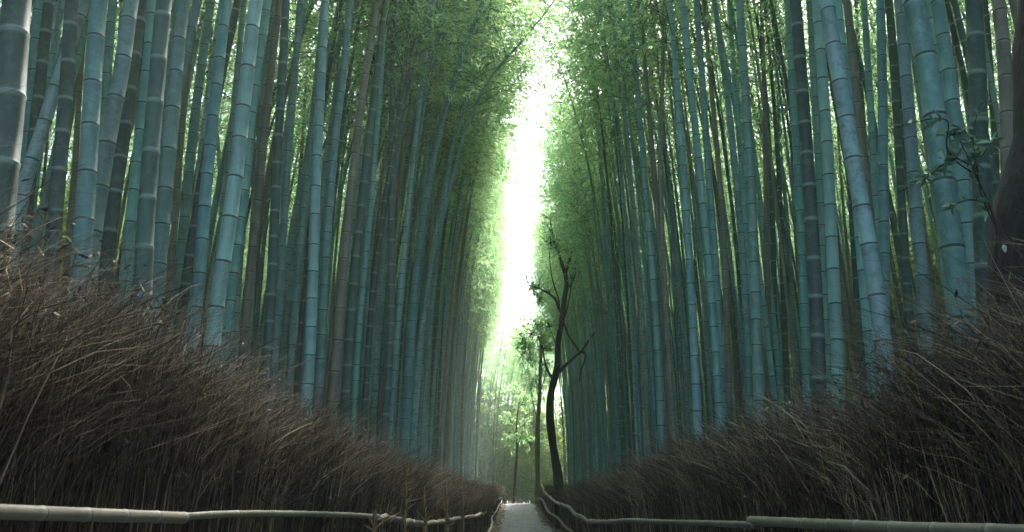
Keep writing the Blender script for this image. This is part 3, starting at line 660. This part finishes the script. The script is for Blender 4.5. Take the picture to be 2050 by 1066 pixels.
rail('branch_rail', [(1160, 1085, 29), (1145, 1066, 32), (1132, 1056, 34), (1122, 1044, 36), (1112, 1034, 38), (1101, 1028, 40), (1093, 1018, 43), (1088, 1004, 46), (1080, 998, 50), (1076, 1002, 54)],
     [.055, .055, .055, .05, .05, .05, .045, .045], M_POLE, 'crooked low branch edging the right side of the grey path', wob=.02, seed=9)
rail('branch_rail', [(1086, 996, 50), (1084, 985, 51), (1079, 975, 54)], [.04, .04, .03], M_POLE, 'short steep stick at the far end of the right branch rails', 'stick', wob=.01, seed=10)
rail('leaning_pole', [(1002, 985, 54), (1016, 992, 57), (1033, 997, 60)], [.025, .025, .02], M_STAKE, 'thin pole slanting down at the far end of the path', 'pole', wob=.01, seed=11)

def stake(px, ytop, Y, label, seed, r=.03):
    g = np.random.default_rng(seed)
    a = at(px, ytop, Y); b2 = a.copy(); b2[2] = float(gz(Y)) - .05; b2[0] += .05 * g.normal()
    o = bpy.data.objects.new('fence_stake', None); C.objects.link(o); o.location = tuple(b2)
    tag(o, label, 'stake', 'tan stakes in the left fence')
    P = spline([(0, 0, 0), ((a[0] - b2[0]) * .4 + .03, .0, (a[2] - b2[2]) * .45), (a[0] - b2[0], 0, a[2] - b2[2])], 22) + g.normal(size=(22, 3)) * .008
    rr = r * (1 + .35 * g.normal(size=22)) * np.linspace(1, .5, 22)
    V, Q = curves(P[None], np.abs(rr)[None] + .004, 7); link('post', mesh_np('post', V, Q, M_STAKE), o)
    n = 60; q = g.integers(0, 20, n); K = 4; t = np.linspace(0, 1, K)[None, :, None]
    d = g.normal(size=(n, 3)) * .8; d[:, 2] = abs(d[:, 2]) * .6 + .3
    TP = P[q][:, None] + d[:, None] * t * (.07 + .12 * g.random((n, 1, 1)))
    V, Q = curves(TP, np.broadcast_to(np.linspace(.010, .003, K)[None], (n, K)), 3); link('shreds', mesh_np('shreds', V, Q, M_STAKE), o)
for k, (px, yt, lab) in enumerate([(752, 1022, 'short tan stake where the left bamboo rail ends'), (815, 930, 'tall ragged tan stake, leftmost of the tall ones in the left fence'),
        (849, 975, 'ragged tan stake second of the tall ones in the left fence'), (893, 965, 'thin ragged tan stake third of the tall ones in the left fence'), (922, 945, 'ragged tan stake nearest the path in the left fence')]):
    Y = 1.52 * FP / (1042 - px)
    stake(px, yt, Y, lab, 40 + k, .012 + .0012 * Y)

# fallen leaves, thick along the verges
g = np.random.default_rng(31); n = 2600
y = 2 + 54 * g.random(n); u = g.random(n); u = np.where(g.random(n) < .8, np.where(u < .5, u ** 2 * .6, 1 - (1 - u) ** 2 * .6), u)
x = lx(y) + (rx(y) - lx(y)) * u
cpt = np.stack([x, y, gz(y) + .045], 1); d = g.normal(size=(n, 3)); d[:, 2] = .12 * np.abs(d[:, 2]); d /= np.linalg.norm(d, axis=1, keepdims=True)
V, Q = leaves(cpt, d, .10 * (.6 + .8 * g.random(n)), .014 * (.7 + .6 * g.random(n)), g)
tag(link('fallen_leaves', mesh_np('fallen_leaves', V, Q, M_STAKE, smooth=False)), 'dry tan leaves fallen along the verges of the path', 'fallen leaves', kind='stuff')

# ------------------------------------------------------------------ trees
def limb(pts, r0, r1, sides=9, seed=0, n=None, rough=.08):
    g = np.random.default_rng(seed); P = spline(pts, n or 7 * len(pts)); m = len(P)
    kk = max(3, m // 6)
    sm_ = lambda: np.interp(np.linspace(0, 1, m), np.linspace(0, 1, kk), g.normal(size=kk))
    rr = np.linspace(r0, r1, m) * (1 + rough * sm_())
    P = P + np.stack([sm_(), sm_(), sm_()], 1) * r0 * .12
    return curves(P[None], rr[None], sides)
def leaf_cloud(centres, radii, n, g, L, W_):
    k = g.integers(0, len(centres), n); c = np.array(centres)[k]; r_ = np.array(radii)[k][:, None]
    v = g.normal(size=(n, 3)); v /= np.linalg.norm(v, axis=1, keepdims=True)
    # leaves gather in small tufts
    tc_ = g.normal(size=(len(centres) * 14, 3)) * .5
    p = c + (tc_[(k * 14 + g.integers(0, 14, n))] + v * .22) * r_
    d = g.normal(size=(n, 3)); d[:, 2] -= .4; d /= np.linalg.norm(d, axis=1, keepdims=True)
    return leaves(p, d, L * (.6 + .8 * g.random(n)), W_ * (.7 + .6 * g.random(n)), g)
def tree(name, base, trunk_parts, mat, clouds, leafm, label, n=6000, L=.12, W_=.03, seed=1):
    o = bpy.data.objects.new(name, None); C.objects.link(o); o.location = tuple(base); tag(o, label, 'tree')
    V, Q, M_ = join([(*p, 0) for p in trunk_parts]); link('trunk', mesh_np('trunk', V - base, Q, mat), o)
    if clouds:
        g = np.random.default_rng(seed); cc = [c for c, r_ in clouds]; rr = [r_ for c, r_ in clouds]
        V, Q = leaf_cloud(cc, rr, n, g, L, W_)
        # thin twigs inside the crown
        k = g.integers(0, len(cc), 160); a = np.array(cc)[k]; d = g.normal(size=(160, 3)) * np.array(rr)[k][:, None] * .7
        t = np.linspace(0, 1, 4)[None, :, None]; TP = a[:, None] + d[:, None] * t
        V2, Q2 = curves(TP, np.broadcast_to(np.linspace(.015, .004, 4)[None], (160, 4)), 3)
        V, Q, M_ = join([(V, Q, 0), (V2, Q2, 1)])
        link('crown', mesh_np('crown', V - base, Q, [leafm, mat], midx=M_, smooth=False), o)
    return o
def A(lst, Y): return [at(px, py, Y) for px, py in lst]
Yt = 38.0
base = at(1120, 975, Yt); base[2] = float(ground(base[0], Yt)) - .1
main = [base] + A([(1117, 958), (1113, 925), (1106, 880), (1101, 835), (1103, 790), (1110, 755), (1116, 725), (1121, 680), (1126, 640), (1130, 600), (1134, 572), (1131, 545)], Yt)
parts = [limb(main, .225, .10, 11, 1),
    limb(A([(1118, 745), (1128, 735), (1140, 725), (1152, 713), (1166, 703)], Yt), .10, .06, 8, 2),
    limb(A([(1166, 703), (1172, 715), (1163, 745), (1160, 765)], Yt + .2), .06, .02, 7, 3),
    limb(A([(1166, 703), (1180, 680), (1193, 660), (1200, 630)], Yt + .3), .06, .02, 7, 4),
    limb(A([(1150, 690), (1138, 672), (1132, 655), (1124, 640)], Yt), .06, .04, 7, 5),
    limb(A([(1150, 690), (1160, 706)], Yt), .06, .05, 7, 15),
    limb(A([(1105, 758), (1096, 742), (1090, 722), (1087, 700), (1084, 680)], Yt), .07, .025, 6, 6),
    limb(A([(1120, 620), (1112, 600), (1098, 588), (1080, 578), (1057, 570)], Yt), .08, .025, 7, 7),
    limb(A([(1120, 625), (1118, 600), (1110, 575), (1104, 550), (1100, 520), (1100, 500), (1104, 488)], Yt), .055, .015, 6, 8),
    limb(A([(1131, 548), (1124, 525), (1118, 505), (1110, 485), (1106, 466), (1100, 440)], Yt), .10, .03, 7, 9),
    limb(A([(1131, 548), (1138, 530), (1143, 512), (1143, 497)], Yt), .09, .03, 7, 10),
    limb(A([(1131, 635), (1137, 612), (1146, 560)], Yt), .05, .02, 6, 11),
    limb(A([(1113, 690), (1104, 668), (1100, 655)], Yt), .04, .015, 5, 12),
    limb(A([(1140, 575), (1150, 555), (1152, 540)], Yt), .05, .02, 5, 13)]
cl = [(c, r_) for c, r_ in zip(A([(1060, 690), (1085, 672), (1050, 705), (1075, 650), (1098, 690), (1118, 490), (1108, 470), (1135, 490), (1148, 470), (1080, 600), (1068, 575), (1066, 668), (1045, 680)], Yt), [.7, .6, .5, .5, .45, .5, .4, .5, .6, .3, .25, .5, .4])]
g = np.random.default_rng(91)
tips = A([(1057, 570), (1100, 500), (1104, 488), (1100, 440), (1143, 497), (1106, 466), (1146, 560), (1084, 680), (1100, 655), (1200, 630), (1152, 540), (1110, 485), (1138, 530), (1098, 588), (1080, 578), (1087, 700), (1193, 660), (1118, 505)], Yt)
tw = []
for c in tips:
    for _ in range(9):
        d = g.normal(size=3) * (.5, .5, .35) + (0, 0, .45); l_ = .5 + .7 * g.random(); k2 = g.normal(size=3) * .25
        tw.append([c + d * l_ * t_ + k2 * t_ * t_ for t_ in np.linspace(0, 1, 6)])
parts.append(curves(np.array(tw), np.broadcast_to(np.linspace(.022, .006, 6)[None], (len(tw), 6)), 3))
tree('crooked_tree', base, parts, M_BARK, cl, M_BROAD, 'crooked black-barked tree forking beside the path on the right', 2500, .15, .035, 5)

Y2 = 57.0
base = at(1077, 1000, Y2); base[2] = float(ground(base[0], Y2)) - .1
m2 = [base] + A([(1076, 985), (1076, 940), (1077, 880), (1078, 820), (1080, 770), (1082, 700), (1084, 640)], Y2)
cl = [(c, r_) for c, r_ in zip(A([(1070, 760), (1090, 730), (1078, 700), (1100, 690), (1060, 720), (1085, 660)], Y2), [.9, 1.0, 1.1, 1.0, .8, 1.0])]
tree('mossy_tree', base, [limb(m2, .20, .12, 10, 21), limb(A([(1077, 850), (1066, 800), (1060, 760)], Y2), .05, .02, 6, 22), limb(A([(1079, 790), (1090, 760), (1094, 730)], Y2), .06, .02, 6, 23)],
     M_MOSSBARK, cl, M_LEAF, 'straight mossy olive tree trunk at the far end of the path, behind the crooked tree', 3000, .16, .04, 6)
Y3 = 63.0
base = at(1028, 1000, Y3); base[2] = float(ground(base[0], Y3)) - .1
m3 = [base] + A([(1030, 975), (1033, 930), (1035, 890), (1034, 850), (1040, 800)], Y3)
cl = [(c, r_) for c, r_ in zip(A([(1035, 870), (1050, 850), (1020, 840), (1045, 810), (1030, 790), (1060, 885), (1018, 880), (1052, 800)], Y3), [.8, .8, .8, 1.0, .9, .6, .6, .7])]
tree('slender_tree', base, [limb(m3, .12, .05, 9, 31), limb(A([(1034, 900), (1044, 870), (1056, 850)], Y3), .04, .015, 6, 32), limb(A([(1034, 880), (1024, 850), (1018, 830)], Y3), .04, .015, 6, 33)],
     M_BARK, cl, M_LEAF, 'slim dark tree with pale yellow-green leaves at the far end of the path, left one', 2600, .15, .04, 7)

# black trunk at the right edge
Yr = 3.9
lft = [(1986, 760), (1990, 620), (1992, 450), (1999, 330), (2006, 220), (2016, 120), (2032, 0)]
rr_ = .20
mr = [p + np.array([rr_, 0, 0]) for p in [at(a, b2, Yr) for a, b2 in lft]]
b0 = mr[0].copy(); b0[2] = float(ground(b0[0], Yr)) - .1; b0[0] += .02
up = [mr[-1] + np.array([.10, .05, 1.0]), mr[-1] + np.array([.15, .15, 3.0]), mr[-1] + np.array([.0, .3, 6.0]), mr[-1] + np.array([-.2, .3, 8.0])]
full = [b0] + mr + up
cc = [(full[-1] + np.array([a, b2, c]), 1.2) for a, b2, c in ((0, 0, 0), (1, .6, -.5), (-.8, .8, .3), (.6, -.9, .4), (-.5, -.6, 1.0))]  # crown above the view, unseen, added for its shade
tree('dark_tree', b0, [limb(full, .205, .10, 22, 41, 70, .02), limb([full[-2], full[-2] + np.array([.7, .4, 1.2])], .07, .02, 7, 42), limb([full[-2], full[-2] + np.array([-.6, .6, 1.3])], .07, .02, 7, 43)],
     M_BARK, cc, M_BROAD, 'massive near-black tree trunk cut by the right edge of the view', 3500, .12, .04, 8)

# leafy twigs in front of the bamboos at right
Ys = 3.75
g = np.random.default_rng(77)
sb = at(1990, 760, Ys); sb[2] = float(ground(sb[0], Ys)) - .02
o = bpy.data.objects.new('leafy_shrub', None); C.objects.link(o); o.location = tuple(sb); tag(o, 'thin shrub with dark glossy leaves before the bamboos near the black trunk', 'shrub')
stems = [[sb] + A([(2000, 600), (1996, 470), (1975, 400), (1948, 340), (1925, 290), (1908, 255)], Ys),
    A([(1996, 460), (1965, 390), (1953, 320), (1948, 270), (1960, 215), (1968, 205)], Ys),
    A([(1945, 345), (1910, 320), (1895, 290), (1898, 245), (1870, 238), (1820, 248), (1780, 260)], Ys),
    A([(1975, 405), (1940, 400), (1912, 410), (1905, 420)], Ys), A([(1940, 330), (1915, 318), (1890, 322)], Ys),
    A([(1910, 320), (1880, 335), (1862, 350), (1845, 362), (1800, 385)], Ys), A([(1955, 330), (1975, 300), (1990, 280)], Ys), A([(1948, 280), (1930, 262), (1912, 258)], Ys)]
V, Q, M_ = join([(*limb(s_, .008 if k == 0 else .0045, .0018, 6, 60 + k), 0) for k, s_ in enumerate(stems)])
link('stem', mesh_np('stem', V - sb, Q, M_BARK), o)
def shaped_leaf(c, d, L, W_, g):
    n = g.normal(size=3) + np.array([0, -.6, .8]); s_ = np.cross(d, n); s_ /= np.linalg.norm(s_); nn = np.cross(s_, d)
    vs = []; prof = [(0, .05), (.15, .6), (.38, 1), (.62, .82), (.85, .38), (1, .02)]
    for t, w_ in prof:
        droop = -nn * 0 + np.array([0, 0, -1]) * L * .22 * t * t
        c0 = c + d * L * t + droop
        vs += [c0 - s_ * W_ * w_ + nn * W_ * .25 * w_, c0, c0 + s_ * W_ * w_ + nn * W_ * .25 * w_]
    q = []
    for k in range(5): a = 3 * k; q += [(a, a + 1, a + 4, a + 3), (a + 1, a + 2, a + 5, a + 4)]
    return np.array(vs), np.array(q)
lp = []
for k, s_ in enumerate(stems):
    P = spline(s_, 60); nlf = [13, 11, 13, 7, 7, 10, 5, 6][k]
    for a in range(nlf):
        u = (.55 if k == 0 else .1) + (.45 if k == 0 else .9) * g.random(); c = P[int(u * 59)]
        for _r in range(1 + int(g.random() < .5)):
            d = g.normal(size=3); d[2] = d[2] * .5 - .05; d /= np.linalg.norm(d)
            lp.append((*shaped_leaf(c, d, .05 + .055 * g.random(), .011 + .007 * g.random(), g), 0))
V, Q, M_ = join(lp); link('leaves', mesh_np('leaves', V - sb, Q, M_SHRUB), o)

# small dead leaf caught on the trunk
M_PALE = noise_mat('pale_dead_leaf', [(.3, (.22, .21, .18)), (.7, (.38, .36, .32))], nscale=30, bump=.3)
lp = [(*shaped_leaf(np.array([0, 0, 0.]), np.array([.2 * s_, -.2, -1 + .3 * s_]) / 1.1, .04, .009, np.random.default_rng(5 + s_)), 0) for s_ in (0, 1)]
V, Q, M_ = join(lp); tag(link('dead_leaf', mesh_np('dead_leaf', V, Q, M_PALE), loc=tuple(at(2008, 490, Yr - .3))), 'pale dead leaf caught against the black trunk', 'leaf')

# ------------------------------------------------------------------ the hazy air
hz = noise_mat
m = bpy.data.materials.new('haze'); m.use_nodes = True; t = m.node_tree
t.nodes.remove(t.nodes['Principled BSDF'])
pv = t.nodes.new('ShaderNodeVolumePrincipled'); pv.inputs['Color'].default_value = (.80, .93, .84, 1); pv.inputs['Density'].default_value = .0015; pv.inputs['Anisotropy'].default_value = .3
t.links.new(pv.outputs[0], t.nodes['Material Output'].inputs['Volume'])
x0, x1, y0, y1, z0, z1 = -410, 410, -410, 410, -2.5, 32
V = [(x, y, z) for z in (z0, z1) for y in (y0, y1) for x in (x0, x1)]
Q = [(0, 2, 3, 1), (4, 5, 7, 6), (0, 1, 5, 4), (2, 6, 7, 3), (0, 4, 6, 2), (1, 3, 7, 5)]
tag(link('haze', mesh_np('haze', V, Q, m, smooth=False)), 'thin pale haze in the air of the bamboo wood', 'haze', kind='stuff')
